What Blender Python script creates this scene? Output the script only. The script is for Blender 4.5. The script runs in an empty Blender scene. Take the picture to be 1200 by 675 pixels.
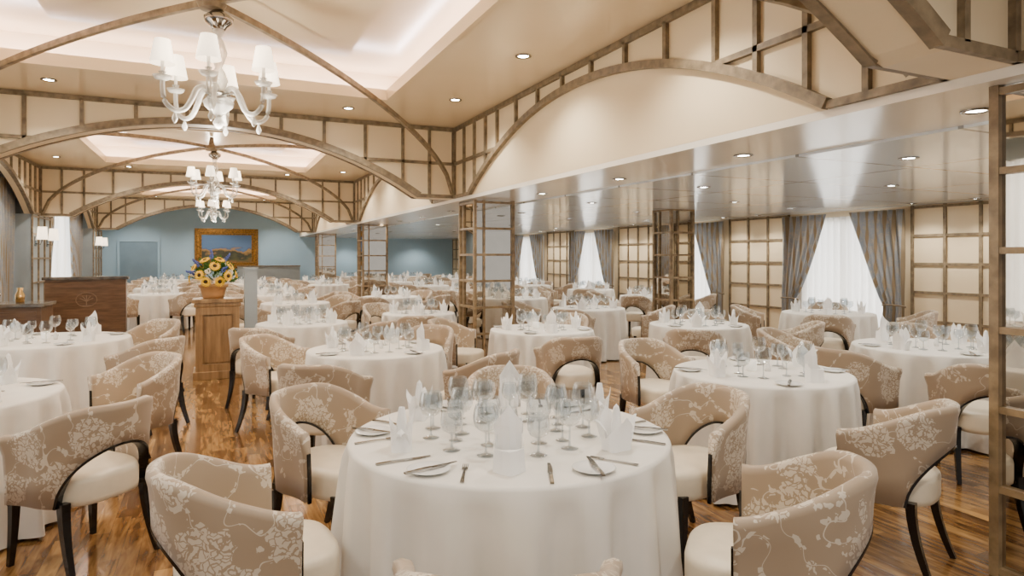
import bpy, bmesh, math, random
from mathutils import Vector, Matrix
random.seed(4)
S=bpy.context.scene
COL=S.collection
pi=math.pi; sin=math.sin; cos=math.cos
# ------------------------------------------------------------------ materials
def mat(name):
    m=bpy.data.materials.new(name); m.use_nodes=True
    nt=m.node_tree; b=nt.nodes['Principled BSDF']
    return m,nt,b
def nd(nt,t,**k):
    n=nt.nodes.new(t)
    for a,v in k.items(): setattr(n,a,v)
    return n
def ramp(nt,stops,interp='LINEAR'):
    r=nt.nodes.new('ShaderNodeValToRGB'); e=r.color_ramp.elements
    r.color_ramp.interpolation=interp
    e[0].position=stops[0][0]; e[0].color=(*stops[0][1],1)
    e[1].position=stops[-1][0]; e[1].color=(*stops[-1][1],1)
    for p,c in stops[1:-1]:
        x=e.new(p); x.color=(*c,1)
    return r
def simple(name,c,rough=.5,metal=0,var=.06,scale=6,emit=None,es=0,bump=0,spec=None,coat=0):
    m,nt,b=mat(name)
    tc=nd(nt,'ShaderNodeTexCoord'); n=nd(nt,'ShaderNodeTexNoise'); n.inputs['Scale'].default_value=scale
    n.inputs['Detail'].default_value=4
    nt.links.new(tc.outputs['Object'],n.inputs['Vector'])
    lo=tuple(max(0,x*(1-var)) for x in c); hi=tuple(min(1,x*(1+var)) for x in c)
    r=ramp(nt,[(.3,lo),(.7,hi)])
    nt.links.new(n.outputs['Fac'],r.inputs['Fac']); nt.links.new(r.outputs['Color'],b.inputs['Base Color'])
    b.inputs['Roughness'].default_value=rough; b.inputs['Metallic'].default_value=metal
    if coat: b.inputs['Coat Weight'].default_value=coat
    if emit: 
        b.inputs['Emission Color'].default_value=(*emit,1); b.inputs['Emission Strength'].default_value=es
    if bump:
        bp=nd(nt,'ShaderNodeBump'); bp.inputs['Strength'].default_value=bump
        nt.links.new(n.outputs['Fac'],bp.inputs['Height']); nt.links.new(bp.outputs['Normal'],b.inputs['Normal'])
    return m
def wood(name,dark,light,scale=(30,30,2),rough=.45):
    m,nt,b=mat(name)
    tc=nd(nt,'ShaderNodeTexCoord'); mp=nd(nt,'ShaderNodeMapping'); mp.inputs['Scale'].default_value=scale
    n=nd(nt,'ShaderNodeTexNoise'); n.inputs['Scale'].default_value=1.5; n.inputs['Detail'].default_value=6
    nt.links.new(tc.outputs['Object'],mp.inputs['Vector']); nt.links.new(mp.outputs['Vector'],n.inputs['Vector'])
    r=ramp(nt,[(.3,dark),(.7,light)]); nt.links.new(n.outputs['Fac'],r.inputs['Fac'])
    nt.links.new(r.outputs['Color'],b.inputs['Base Color']); b.inputs['Roughness'].default_value=rough
    return m
M_taupe=wood('weathered_taupe_wood',(.125,.092,.055),(.28,.215,.135),(9,9,9))
M_dark=simple('ebonised_wood',(.005,.004,.004),.25)
M_cream=simple('cream_plaster',(.80,.66,.445),.38,scale=1,var=.03)
M_ceil=simple('cream_gloss_ceiling',(.80,.655,.44),.2,scale=1,var=.03)
M_white=simple('white_soffit',(.90,.85,.76),.14,scale=1,var=.02)
M_cloth=simple('white_table_linen',(.76,.73,.675),.75,scale=9,var=.025,bump=.05)
M_seat=simple('cream_seat_leather',(.72,.635,.49),.42,scale=14,var=.05,bump=.03)
M_china=simple('white_china',(.80,.80,.79),.08,scale=3,var=.01)
M_steel=simple('polished_steel',(.36,.35,.33),.15,metal=1,var=.02)
M_chrome=simple('chrome',(.30,.29,.28),.08,metal=1,var=.02)
M_gold=simple('gilt_frame',(.22,.11,.02),.38,metal=.7,var=.7,scale=18,bump=.6)
M_teal=simple('powder_blue_wall_paint',(.32,.48,.61),.5,scale=.6,var=.08)
M_teald=simple('grey_blue_door_paint',(.17,.26,.34),.5,scale=2,var=.1)
M_grey=simple('grey_blue_panel',(.30,.35,.38),.4,scale=2,var=.08)
M_oak=wood('honey_oak',(.17,.098,.040),(.36,.22,.10),(14,14,1.5))
M_walnut=wood('mid_brown_walnut',(.075,.040,.020),(.155,.085,.044),(3,20,20),.3)
M_emb=simple('bronze_inlay',(.20,.125,.07),.4,metal=.1)
M_marble=simple('dark_marble_top',(.10,.08,.06),.12,scale=8,var=.6)
M_brass=simple('brass',(.75,.5,.2),.2,metal=1)
M_lamp=simple('lit_lamp_shade',(.95,.88,.76),.6,emit=(1,.84,.64),es=2.2,var=.01)
M_bulb=simple('downlight_lens',(1,1,1),.4,emit=(1,.96,.88),es=60,var=.01)
M_led=simple('cove_led_strip',(1,1,1),.4,emit=(1,.88,.98),es=48,var=.01)
M_day=simple('daylight_pane',(.9,.95,1),.3,emit=(.98,.98,.97),es=4.6,var=.01)
M_green=simple('leaf_green',(.04,.14,.025),.5,scale=12,var=.5)
M_yel=simple('sunflower_yellow',(.95,.56,.01),.5,scale=12,var=.15)
M_brown=simple('seed_brown',(.04,.018,.006),.8,scale=60,var=.4,bump=.4)
M_blue=simple('delphinium_blue',(.08,.12,.42),.6,scale=20,var=.4)
M_pink=simple('white_bloom',(.85,.82,.7),.6,scale=20,var=.1)
M_pot=simple('terracotta_pot',(.52,.28,.11),.55,scale=5,var=.08)
M_candle=simple('frosted_votive',(.9,.9,.87),.3,emit=(1,.85,.6),es=.3)
def glassmat(name,tint,fac0,fac1,rough=.02,white=False,blend=.5):
    m=bpy.data.materials.new(name); m.use_nodes=True; nt=m.node_tree
    for n in list(nt.nodes): nt.nodes.remove(n)
    o=nd(nt,'ShaderNodeOutputMaterial'); mx=nd(nt,'ShaderNodeMixShader')
    t=nd(nt,'ShaderNodeBsdfTransparent'); t.inputs['Color'].default_value=(*tint,1)
    if white:
        g=nd(nt,'ShaderNodeBsdfPrincipled'); g.inputs['Base Color'].default_value=(.86,.86,.84,1); g.inputs['Roughness'].default_value=.05
    else:
        g=nd(nt,'ShaderNodeBsdfGlossy'); g.inputs['Roughness'].default_value=rough; g.inputs['Color'].default_value=(1,1,1,1)
    lw=nd(nt,'ShaderNodeLayerWeight'); lw.inputs['Blend'].default_value=blend
    mr=nd(nt,'ShaderNodeMapRange'); mr.inputs['To Min'].default_value=fac0; mr.inputs['To Max'].default_value=fac1
    nt.links.new(lw.outputs['Facing'],mr.inputs['Value']); nt.links.new(mr.outputs['Result'],mx.inputs['Fac'])
    nt.links.new(t.outputs[0],mx.inputs[1]); nt.links.new(g.outputs[0],mx.inputs[2]); nt.links.new(mx.outputs[0],o.inputs['Surface'])
    return m
M_glass=glassmat('clear_crystal',(.80,.835,.86),.04,.95,blend=.36)
M_crys=glassmat('milky_white_glass',(.85,.86,.86),.25,.95,.08,True)
def thin(name,dc,tc_,f):
    m=bpy.data.materials.new(name); m.use_nodes=True; nt=m.node_tree
    for n in list(nt.nodes): nt.nodes.remove(n)
    o=nd(nt,'ShaderNodeOutputMaterial'); mx=nd(nt,'ShaderNodeMixShader'); mx.inputs['Fac'].default_value=f
    tc=nd(nt,'ShaderNodeTexCoord'); n=nd(nt,'ShaderNodeTexNoise'); n.inputs['Scale'].default_value=8
    nt.links.new(tc.outputs['Object'],n.inputs['Vector'])
    r=ramp(nt,[(.3,tuple(x*.98 for x in dc)),(.7,dc)]); nt.links.new(n.outputs['Fac'],r.inputs['Fac'])
    a=nd(nt,'ShaderNodeBsdfDiffuse'); nt.links.new(r.outputs['Color'],a.inputs['Color'])
    b=nd(nt,'ShaderNodeBsdfTranslucent'); b.inputs['Color'].default_value=(*tc_,1)
    nt.links.new(a.outputs[0],mx.inputs[1]); nt.links.new(b.outputs[0],mx.inputs[2]); nt.links.new(mx.outputs[0],o.inputs['Surface'])
    return m
M_sheer=thin('white_sheer_voile',(.90,.88,.84),(.90,.88,.85),.36)
M_nap=thin('white_napkin_linen',(.99,.985,.975),(.95,.94,.92),.05)
def floral(name,base,fig,sc=1.0,rnd=True,rough=.6,vs=4.4,vt=.42,sheen=.2,stripe=None):
    m,nt,b=mat(name); L=nt.links.new
    tc=nd(nt,'ShaderNodeTexCoord'); oi=nd(nt,'ShaderNodeObjectInfo')
    add=nd(nt,'ShaderNodeVectorMath',operation='ADD'); 
    mu=nd(nt,'ShaderNodeMath',operation='MULTIPLY'); mu.inputs[1].default_value=7.0 if rnd else 0
    L(oi.outputs['Random'],mu.inputs[0]); L(tc.outputs['Object'],add.inputs[0]); L(mu.outputs[0],add.inputs[1])
    ns=nd(nt,'ShaderNodeTexNoise'); ns.inputs['Scale'].default_value=20*sc; L(add.outputs[0],ns.inputs['Vector'])
    sb=nd(nt,'ShaderNodeVectorMath',operation='SUBTRACT'); sb.inputs[1].default_value=(.5,.5,.5); L(ns.outputs['Color'],sb.inputs[0])
    s2=nd(nt,'ShaderNodeVectorMath',operation='SCALE'); s2.inputs['Scale'].default_value=.08/sc; L(sb.outputs[0],s2.inputs[0])
    a2=nd(nt,'ShaderNodeVectorMath',operation='ADD'); L(add.outputs[0],a2.inputs[0]); L(s2.outputs[0],a2.inputs[1])
    v=nd(nt,'ShaderNodeTexVoronoi'); v.inputs['Scale'].default_value=vs*sc; v.inputs['Randomness'].default_value=.75; L(a2.outputs[0],v.inputs['Vector'])
    f1=nd(nt,'ShaderNodeMath',operation='LESS_THAN'); f1.inputs[1].default_value=vt; L(v.outputs['Distance'],f1.inputs[0])
    v2=nd(nt,'ShaderNodeTexVoronoi',feature='DISTANCE_TO_EDGE'); v2.inputs['Scale'].default_value=38*sc; L(a2.outputs[0],v2.inputs['Vector'])
    f2=nd(nt,'ShaderNodeMath',operation='GREATER_THAN'); f2.inputs[1].default_value=.10; L(v2.outputs['Distance'],f2.inputs[0])
    fl=nd(nt,'ShaderNodeMath',operation='MULTIPLY'); L(f1.outputs[0],fl.inputs[0]); L(f2.outputs[0],fl.inputs[1])
    n3=nd(nt,'ShaderNodeTexNoise'); n3.inputs['Scale'].default_value=6*sc; n3.inputs['Detail'].default_value=1; L(add.outputs[0],n3.inputs['Vector'])
    d=nd(nt,'ShaderNodeMath',operation='SUBTRACT'); d.inputs[1].default_value=.5; L(n3.outputs['Fac'],d.inputs[0])
    ab=nd(nt,'ShaderNodeMath',operation='ABSOLUTE'); L(d.outputs[0],ab.inputs[0])
    st=nd(nt,'ShaderNodeMath',operation='LESS_THAN'); st.inputs[1].default_value=.004; L(ab.outputs[0],st.inputs[0])
    v4=nd(nt,'ShaderNodeTexVoronoi'); v4.inputs['Scale'].default_value=28*sc; L(a2.outputs[0],v4.inputs['Vector'])
    l1=nd(nt,'ShaderNodeMath',operation='LESS_THAN'); l1.inputs[1].default_value=.38; L(v4.outputs['Distance'],l1.inputs[0])
    l2=nd(nt,'ShaderNodeMath',operation='LESS_THAN'); l2.inputs[1].default_value=.04; L(ab.outputs[0],l2.inputs[0])
    lf=nd(nt,'ShaderNodeMath',operation='MULTIPLY'); L(l1.outputs[0],lf.inputs[0]); L(l2.outputs[0],lf.inputs[1])
    m1=nd(nt,'ShaderNodeMath',operation='MAXIMUM'); L(fl.outputs[0],m1.inputs[0]); L(st.outputs[0],m1.inputs[1])
    m2=nd(nt,'ShaderNodeMath',operation='MAXIMUM'); L(m1.outputs[0],m2.inputs[0]); L(lf.outputs[0],m2.inputs[1])
    mx=nd(nt,'ShaderNodeMix',data_type='RGBA'); mx.inputs['A'].default_value=(*base,1); mx.inputs['B'].default_value=(*fig,1)
    L(m2.outputs[0],mx.inputs['Factor']); out=mx.outputs['Result']
    if stripe:
        sp=nd(nt,'ShaderNodeSeparateXYZ'); L(tc.outputs['Object'],sp.inputs[0])
        q=nd(nt,'ShaderNodeMath',operation='MULTIPLY'); q.inputs[1].default_value=6.5; L(sp.outputs['Y'],q.inputs[0])
        fr=nd(nt,'ShaderNodeMath',operation='FRACT'); L(q.outputs[0],fr.inputs[0])
        lt=nd(nt,'ShaderNodeMath',operation='LESS_THAN'); lt.inputs[1].default_value=.32; L(fr.outputs[0],lt.inputs[0])
        m3=nd(nt,'ShaderNodeMix',data_type='RGBA'); L(lt.outputs[0],m3.inputs['Factor']); L(out,m3.inputs['A']); m3.inputs['B'].default_value=(*stripe,1); out=m3.outputs['Result']
    L(out,b.inputs['Base Color'])
    b.inputs['Roughness'].default_value=rough; b.inputs['Sheen Weight'].default_value=sheen
    return m
M_floral=floral('beige_floral_damask',(.345,.262,.180),(.60,.525,.42),rough=.5)
M_curt=floral('grey_gold_striped_damask_curtain',(.36,.38,.41),(.50,.45,.37),1.7,False,.35,4.0,.40,.3,(.34,.26,.16))
def floormat():
    m,nt,b=mat('walnut_plank_floor'); L=nt.links.new
    tc=nd(nt,'ShaderNodeTexCoord'); mp=nd(nt,'ShaderNodeMapping'); mp.inputs['Rotation'].default_value=(0,0,pi/2)
    L(tc.outputs['Object'],mp.inputs['Vector'])
    br=nd(nt,'ShaderNodeTexBrick'); br.inputs['Scale'].default_value=1; br.inputs['Brick Width'].default_value=.60; br.inputs['Row Height'].default_value=.085
    br.inputs['Mortar Size'].default_value=.0012; br.inputs['Color1'].default_value=(0,0,0,1); br.inputs['Color2'].default_value=(1,1,1,1); br.inputs['Mortar'].default_value=(.0,.0,.0,1)
    br.offset=.37
    L(mp.outputs[0],br.inputs['Vector'])
    mp2=nd(nt,'ShaderNodeMapping'); mp2.inputs['Scale'].default_value=(18,2.6,1); L(tc.outputs['Object'],mp2.inputs['Vector'])
    n=nd(nt,'ShaderNodeTexNoise'); n.inputs['Scale'].default_value=1.4; n.inputs['Detail'].default_value=7; n.inputs['Distortion'].default_value=.8; L(mp2.outputs[0],n.inputs['Vector'])
    a=nd(nt,'ShaderNodeMath',operation='MULTIPLY'); a.inputs[1].default_value=.32; L(br.outputs['Color'],a.inputs[0])
    c=nd(nt,'ShaderNodeMath',operation='MULTIPLY_ADD'); c.inputs[1].default_value=.9; L(n.outputs['Fac'],c.inputs[0]); L(a.outputs[0],c.inputs[2])
    r=ramp(nt,[(.28,(.032,.013,.004)),(.48,(.115,.052,.017)),(.64,(.22,.115,.038)),(.86,(.40,.23,.085))]); L(c.outputs[0],r.inputs['Fac'])
    L(r.outputs['Color'],b.inputs['Base Color']); b.inputs['Roughness'].default_value=.12
    return m
M_floor=floormat()
def aisleceil():
    m,nt,b=mat('satin_metal_ceiling'); L=nt.links.new
    tc=nd(nt,'ShaderNodeTexCoord')
    br=nd(nt,'ShaderNodeTexBrick'); br.inputs['Scale'].default_value=1; br.inputs['Brick Width'].default_value=1.9; br.inputs['Row Height'].default_value=1.25
    br.inputs['Mortar Size'].default_value=.018; br.inputs['Color1'].default_value=(.86,.94,1.0,1); br.inputs['Color2'].default_value=(.80,.88,.98,1); br.inputs['Mortar'].default_value=(.30,.33,.37,1)
    br.offset=0
    L(tc.outputs['Object'],br.inputs['Vector']); L(br.outputs['Color'],b.inputs['Base Color'])
    b.inputs['Roughness'].default_value=.13; b.inputs['Metallic'].default_value=.05; b.inputs['IOR'].default_value=2.1
    return m
M_aisle=aisleceil()
def paintmat():
    m,nt,b=mat('landscape_canvas'); L=nt.links.new
    tc=nd(nt,'ShaderNodeTexCoord'); sp=nd(nt,'ShaderNodeSeparateXYZ'); L(tc.outputs['Generated'],sp.inputs[0])
    n=nd(nt,'ShaderNodeTexNoise'); n.inputs['Scale'].default_value=4; n.inputs['Detail'].default_value=6; L(tc.outputs['Generated'],n.inputs['Vector'])
    c=nd(nt,'ShaderNodeMath',operation='MULTIPLY_ADD'); c.inputs[1].default_value=.9; L(n.outputs['Fac'],c.inputs[0]); L(sp.outputs['Z'],c.inputs[2])
    r=ramp(nt,[(.4,(.20,.09,.02)),(.58,(.07,.07,.02)),(.74,(.015,.02,.015)),(.88,(.35,.20,.05)),(.95,(.05,.10,.22)),(.999,(.07,.15,.30))]); L(c.outputs[0],r.inputs['Fac'])
    L(r.outputs['Color'],b.inputs['Base Color']); b.inputs['Roughness'].default_value=.4
    return m
M_paint=paintmat()
M_mir=simple('bronze_tinted_mirror',(.52,.49,.44),.02,metal=1,var=.03)
# ------------------------------------------------------------------ mesh helpers
def box(bm,x0,x1,y0,y1,z0,z1,mi=0):
    vs=[bm.verts.new((x,y,z)) for z in (z0,z1) for y in (y0,y1) for x in (x0,x1)]
    for f in ((0,2,3,1),(4,5,7,6),(0,1,5,4),(2,6,7,3),(0,4,6,2),(1,3,7,5)):
        fc=bm.faces.new([vs[i] for i in f]); fc.material_index=mi
def tomesh(bm,name,mats,smooth=False,bevel=0):
    if bevel:
        bmesh.ops.bevel(bm,geom=list(bm.edges),offset=bevel,segments=2,affect='EDGES',profile=.6)
    bmesh.ops.recalc_face_normals(bm,faces=bm.faces)
    me=bpy.data.meshes.new(name); bm.to_mesh(me); bm.free()
    for m in (mats if isinstance(mats,(list,tuple)) else [mats]): me.materials.append(m)
    if smooth:
        for p in me.polygons: p.use_smooth=True
    return me
def lathe(bm,prof,n=24,mi=0,cx=0,cy=0,cz=0):
    rings=[]
    for r,z in prof:
        if r<1e-5: rings.append([bm.verts.new((cx,cy,cz+z))])
        else: rings.append([bm.verts.new((cx+r*cos(2*pi*i/n),cy+r*sin(2*pi*i/n),cz+z)) for i in range(n)])
    for a,b in zip(rings,rings[1:]):
        for i in range(n):
            j=(i+1)%n
            if len(a)==1 and len(b)==1: continue
            if len(a)==1: f=bm.faces.new((a[0],b[i],b[j]))
            elif len(b)==1: f=bm.faces.new((a[i],a[j],b[0]))
            else: f=bm.faces.new((a[i],a[j],b[j],b[i]))
            f.material_index=mi
def sweep(bm,pts,side,w,h,mi=0,taper=None):
    pts=[Vector(p) for p in pts]; secs=[]
    for i,p in enumerate(pts):
        t=(pts[min(i+1,len(pts)-1)]-pts[max(i-1,0)]).normalized()
        s=Vector(side[i] if isinstance(side,list) else side); s=(s-t*s.dot(t)).normalized(); n=s.cross(t).normalized()
        k=taper(i/(len(pts)-1)) if taper else 1
        secs.append([bm.verts.new(p+s*(a*w*k/2)+n*(b*h*k/2)) for a,b in ((-1,-1),(1,-1),(1,1),(-1,1))])
    for a,b in zip(secs,secs[1:]):
        for i in range(4):
            j=(i+1)%4; f=bm.faces.new((a[i],a[j],b[j],b[i])); f.material_index=mi
    f=bm.faces.new(secs[0][::-1]); f.material_index=mi
    f=bm.faces.new(secs[-1]); f.material_index=mi
def tube(bm,pts,rad,n=8,mi=0):
    pts=[Vector(p) for p in pts]; secs=[]
    for i,p in enumerate(pts):
        t=(pts[min(i+1,len(pts)-1)]-pts[max(i-1,0)]).normalized()
        up=Vector((0,0,1)) if abs(t.z)<.95 else Vector((1,0,0))
        s=t.cross(up).normalized(); u=s.cross(t)
        r=rad(i/(len(pts)-1)) if callable(rad) else rad
        secs.append([bm.verts.new(p+s*r*cos(2*pi*k/n)+u*r*sin(2*pi*k/n)) for k in range(n)])
    for a,b in zip(secs,secs[1:]):
        for i in range(n):
            j=(i+1)%n; f=bm.faces.new((a[i],a[j],b[j],b[i])); f.material_index=mi
    bm.faces.new(secs[0][::-1]).material_index=mi; bm.faces.new(secs[-1]).material_index=mi
def obj(name,me,loc=(0,0,0),rot=0,label=None,cat=None,group=None,kind=None,parent=None):
    o=bpy.data.objects.new(name,me); o.location=loc; o.rotation_euler=(0,0,rot)
    COL.objects.link(o)
    if parent: o.parent=parent
    if label: o['label']=label
    if cat: o['category']=cat
    if group: o['group']=group
    if kind: o['kind']=kind
    return o
def place(name,proto,loc,rot,label,cat,group=None):
    root=obj(name,None,loc,rot,label,cat,group); root.empty_display_size=.1
    for pn,me,mx in proto:
        c=obj(pn,me,parent=root)
        if mx is not None: c.matrix_local=mx
    return root
def struct(name,bm,mats,smooth=False,label=None):
    return obj(name,tomesh(bm,name,mats,smooth),kind='structure',label=label,cat='room structure')
# ------------------------------------------------------------------ dimensions
ZN=3.45; ZB=2.40; XR=3.3; XW=10.0; YF=28.0; YB=-1.5; ZA=2.33
BEAMS=[1.85,9.3,16.75,24.2]; BAYS=[5.575,13.025,20.475]
XL=-3.75
bm=bmesh.new(); box(bm,XL-.1,XW+.1,YB,YF+.1,-.08,0); struct('floor',bm,M_floor,label='polished brown walnut plank floor')
bm=bmesh.new()
TX=1.95; TY=2.2; zt=ZN+.36
edges=[YB]
for c in BAYS: edges+= [c-TY,c+TY]
edges+=[YF]
for i in range(0,len(edges),2): box(bm,XL,XR+.2,edges[i],edges[i+1],ZN,ZN+.06)
for c in BAYS:
    box(bm,XL,-TX,c-TY,c+TY,ZN,ZN+.06); box(bm,TX,XR+.2,c-TY,c+TY,ZN,ZN+.06)
    X2=TX+.30; Y2=TY+.30
    box(bm,-X2,X2,c-Y2,c+Y2,zt,zt+.05)
    box(bm,-X2-.04,-X2,c-Y2,c+Y2,ZN+.061,zt); box(bm,X2,X2+.04,c-Y2,c+Y2,ZN+.061,zt)
    box(bm,-X2,X2,c-Y2-.04,c-Y2,ZN+.061,zt); box(bm,-X2,X2,c+Y2,c+Y2+.04,ZN+.061,zt)
    a=TX-.03
    box(bm,-TX+.001,-a,c-TY+.001,c+TY-.001,ZN-.025,ZN+.10); box(bm,a,TX-.001,c-TY+.001,c+TY-.001,ZN-.025,ZN+.10)
    box(bm,-a,a,c-TY+.001,c-TY+.03,ZN-.025,ZN+.10); box(bm,-a,a,c+TY-.03,c+TY-.001,ZN-.025,ZN+.10)
    box(bm,-1.35,1.35,c-1.6,c+1.6,zt-.09,zt-.001)
struct('ceiling',bm,M_ceil,label='cream coffered ceiling with recessed lit trays')
k=1
for c in BAYS:
    bm=bmesh.new(); X2=TX+.13; Y2=TY+.13
    box(bm,-X2-.02,-X2+.02,c-Y2,c+Y2,ZN+.065,ZN+.085); box(bm,X2-.02,X2+.02,c-Y2,c+Y2,ZN+.065,ZN+.085)
    box(bm,-X2+.03,X2-.03,c-Y2-.02,c-Y2+.02,ZN+.065,ZN+.085); box(bm,-X2+.03,X2-.03,c+Y2-.02,c+Y2+.02,ZN+.065,ZN+.085)
    struct('trim_%d'%k,bm,M_led,label='glowing cove light strip in ceiling tray'); k+=1
bm=bmesh.new(); box(bm,4.25,XW+.1,YB,YF,ZA,ZA+.06)
struct('ceiling_aisle',bm,M_aisle,label='satin metallic panelled low ceiling')
bm=bmesh.new(); box(bm,XR,4.249,YB,YF,ZA+.02,ZB-.001); struct('ceiling_soffit',bm,M_white,label='glossy white lower ceiling border')
def arcz(x,half,rise=.82): 
    if abs(x)>=half: return ZB
    R=(half*half+rise*rise)/(2*rise); return ZB+math.sqrt(R*R-x*x)-(R-rise)
bm=bmesh.new(); box(bm,XR,XR+.2,YB,YF,ZB,ZN-.001); struct('wall_nave',bm,M_cream,label='cream fascia wall above the colonnade')
B=.02
for yb in BEAMS:
    bm=bmesh.new(); N=66; xs=[-XR+.001+2*(XR-.001)*i/N for i in range(N+1)]; prev=None
    for x in xs:
        z=arcz(x,2.75); cur=[bm.verts.new((x,yb-.14,z)),bm.verts.new((x,yb-.14,ZN)),bm.verts.new((x,yb+.14,z)),bm.verts.new((x,yb+.14,ZN))]
        if prev:
            bm.faces.new((prev[0],cur[0],cur[1],prev[1])); bm.faces.new((prev[2],prev[3],cur[3],cur[2])); bm.faces.new((prev[0],prev[2],cur[2],cur[0]))
        prev=cur
    struct('wall_arch_%d'%(BEAMS.index(yb)+1),bm,M_cream,label='cream arched cross beam')
    bm=bmesh.new()
    for s in (-1,1):
        y=yb+s*.155
        def bar(x0,x1,z0,z1): box(bm,x0,x1,y-.018,y+.018,z0,z1)
        bar(-XR,XR,ZN-.06,ZN-.005)
        for a in (-1,1):
            bar(min(a*2.72,a*XR),max(a*2.72,a*XR),ZB,ZB+.05)
        pts=[(x,y-s*.005,arcz(x,2.75)+.033) for x in [-2.75+5.5*i/40 for i in range(41)]]
        sweep(bm,pts,(0,1,0),.06,.082)
        xm=[x/50 for x in range(0,166) if arcz(x/50,2.75)+.05<2.92]
        bar(xm[0],XR,2.889,2.931); bar(-XR,-xm[0],2.889,2.931)
        for x in [.28,.84,1.40,1.96,2.5,2.9,3.27]:
            for a in (-1,1): bar(a*x-B,a*x+B,arcz(x,2.75)+.04,ZN-.04)
    struct('trim_%d'%k,bm,M_taupe,label='grey-brown wooden trellis on arched beam'); k+=1
def arcade(xf,ya,yb_,yc):
    bm=bmesh.new()
    def bar(y0,y1,z0,z1): box(bm,xf-.018,xf+.018,y0,y1,z0,z1)
    bar(ya,yb_,ZN-.06,ZN-.005)
    half=2.9
    pts=[(xf,yc+t,arcz(t,half)+.028) for t in [-half+2*half*i/44 for i in range(45)]]
    sweep(bm,pts,(1,0,0),.07,.068)
    for a in (-1,1):
        lim=yb_-yc if a>0 else yc-ya
        ts=[t/50 for t in range(0,176) if arcz(t/50,half)+.05<2.92]
        y0,y1=yc+a*ts[0],yc+a*lim; bar(min(y0,y1),max(y0,y1),2.889,2.931)
        y0,y1=yc+a*half,yc+a*lim; bar(min(y0,y1),max(y0,y1),ZB,ZB+.045)
        for t in [.28,.84,1.40,1.96,2.35,2.75,3.15,3.55]:
            if t<lim: bar(yc+a*t-B,yc+a*t+B,arcz(t,half)+.04,ZN-.04)
    return bm
for i,c in enumerate(BAYS):
    struct('trim_%d'%k,arcade(XR-.018,BEAMS[i]+.14,BEAMS[i+1]-.14,c),M_taupe,label='grey-brown trellis arch on side fascia'); k+=1
    struct('trim_%d'%k,arcade(-XR+.018,BEAMS[i]+.14,BEAMS[i+1]-.14,c),M_taupe,label='grey-brown trellis arch over window bay'); k+=1
struct('trim_%d'%k,arcade(XR-.018,YB,BEAMS[0]-.14,-1.8),M_taupe,label='grey-brown trellis on side fascia'); k+=1
for i,c in enumerate(BAYS):
    bm=bmesh.new(); prev=None
    for j in range(75):
        y=BEAMS[i]+(BEAMS[i+1]-BEAMS[i])*j/74; z=arcz(y-c,2.9)
        cur=[bm.verts.new((-XR,y,z)),bm.verts.new((-XR,y,ZN)),bm.verts.new((-XR-.12,y,z)),bm.verts.new((-XR-.12,y,ZN))]
        if prev:
            bm.faces.new((prev[0],cur[0],cur[1],prev[1])); bm.faces.new((prev[2],prev[3],cur[3],cur[2])); bm.faces.new((prev[0],prev[2],cur[2],cur[0]))
        prev=cur
    struct('wall_bay_%d'%(i+1),bm,M_cream,label='cream fascia above window bay arch')
for yb in BEAMS:
    bm=bmesh.new(); box(bm,XL,-XR,yb-.8,yb+.8,0,ZB-.002); struct('wall_pier_%d'%(BEAMS.index(yb)+1),bm,M_grey,label='grey painted pier between windows')
    bm=bmesh.new()
    for y in (-.8,-.27,.27,.8): box(bm,-XR,-XR+.03,yb+y-.02,yb+y+.02,0,ZB)
    for z in (.02,.5,1.0,1.5,2.0,2.36): box(bm,-XR,-XR+.028,yb-.8,yb+.8,z-.018,z+.018)
    struct('trim_%d'%k,bm,M_taupe,label='grey-brown trellis on pier'); k+=1
def wallwin(xa,xb,wins,z0,z1,ztop,name,m):
    bm=bmesh.new(); y=YB
    for a,b_ in wins:
        box(bm,xa,xb,y,a,0,ztop); box(bm,xa,xb,a,b_,0,z0); box(bm,xa,xb,a,b_,z1,ztop); y=b_
    box(bm,xa,xb,y,YF,0,ztop)
    return struct(name,bm,m,label='painted wall with window openings')
LW=[(c-2.1,c+2.1) for c in BAYS]
wallwin(XL-.12,XL,LW,.3,2.95,ZN,'wall_left',M_grey)
RWc=[.1,3.9,7.8,11.75,15.9,20.0,24.0]
RW=[(c-.85,c+.85) for c in RWc]
wallwin(XW,XW+.12,RW,.25,2.2,ZA+.02,'wall_right',M_cream)
wn=1
def window(xa,y0,y1,z0,z1,s):
    global wn
    bm=bmesh.new(); w=.05; xo=xa+s*.05
    box(bm,xo-.03,xo+.03,y0,y1,z0,z0+w); box(bm,xo-.03,xo+.03,y0,y1,z1-w,z1)
    n=2 if y1-y0<2 else 4
    for i in range(n+1):
        y=y0+(y1-y0)*i/n; box(bm,xo-.03,xo+.03,max(y0,y-w/2),min(y1,y+w/2),z0,z1)
    box(bm,xo-.005+s*.01,xo+.005+s*.01,y0,y1,z0,z1,1)
    struct('window_%d'%wn,bm,[M_white,M_day],label='white framed window with bright daylight'); wn+=1
for a,b_ in LW: window(XL-.0,a,b_,.3,2.95,-1)
for a,b_ in RW: window(XW,a,b_,.25,2.2,1)
bm=bmesh.new(); box(bm,XL-.1,XW+.1,YF,YF+.1,0,ZN); struct('wall_far',bm,M_teal,label='powder-blue painted end wall')
bm=bmesh.new()
box(bm,-3.1,-1.86,YF-.04,YF,0,2.1,0); box(bm,-3.18,-3.1,YF-.06,YF,0,2.18,1); box(bm,-1.86,-1.78,YF-.06,YF,0,2.18,1); box(bm,-3.1,-1.86,YF-.06,YF,2.1,2.18,1)
struct('door_1',bm,[M_teald,M_teal],label='dark grey-blue service door')
bm=bmesh.new(); box(bm,XL,XW,YF-.02,YF,0,.14); struct('baseboard_far',bm,M_taupe)
bm=bmesh.new(); y=YB
for a,b_ in RW+[(YF,YF)]:
    box(bm,XW-.02,XW-.001,y,a,0,.12); y=b_
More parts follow.
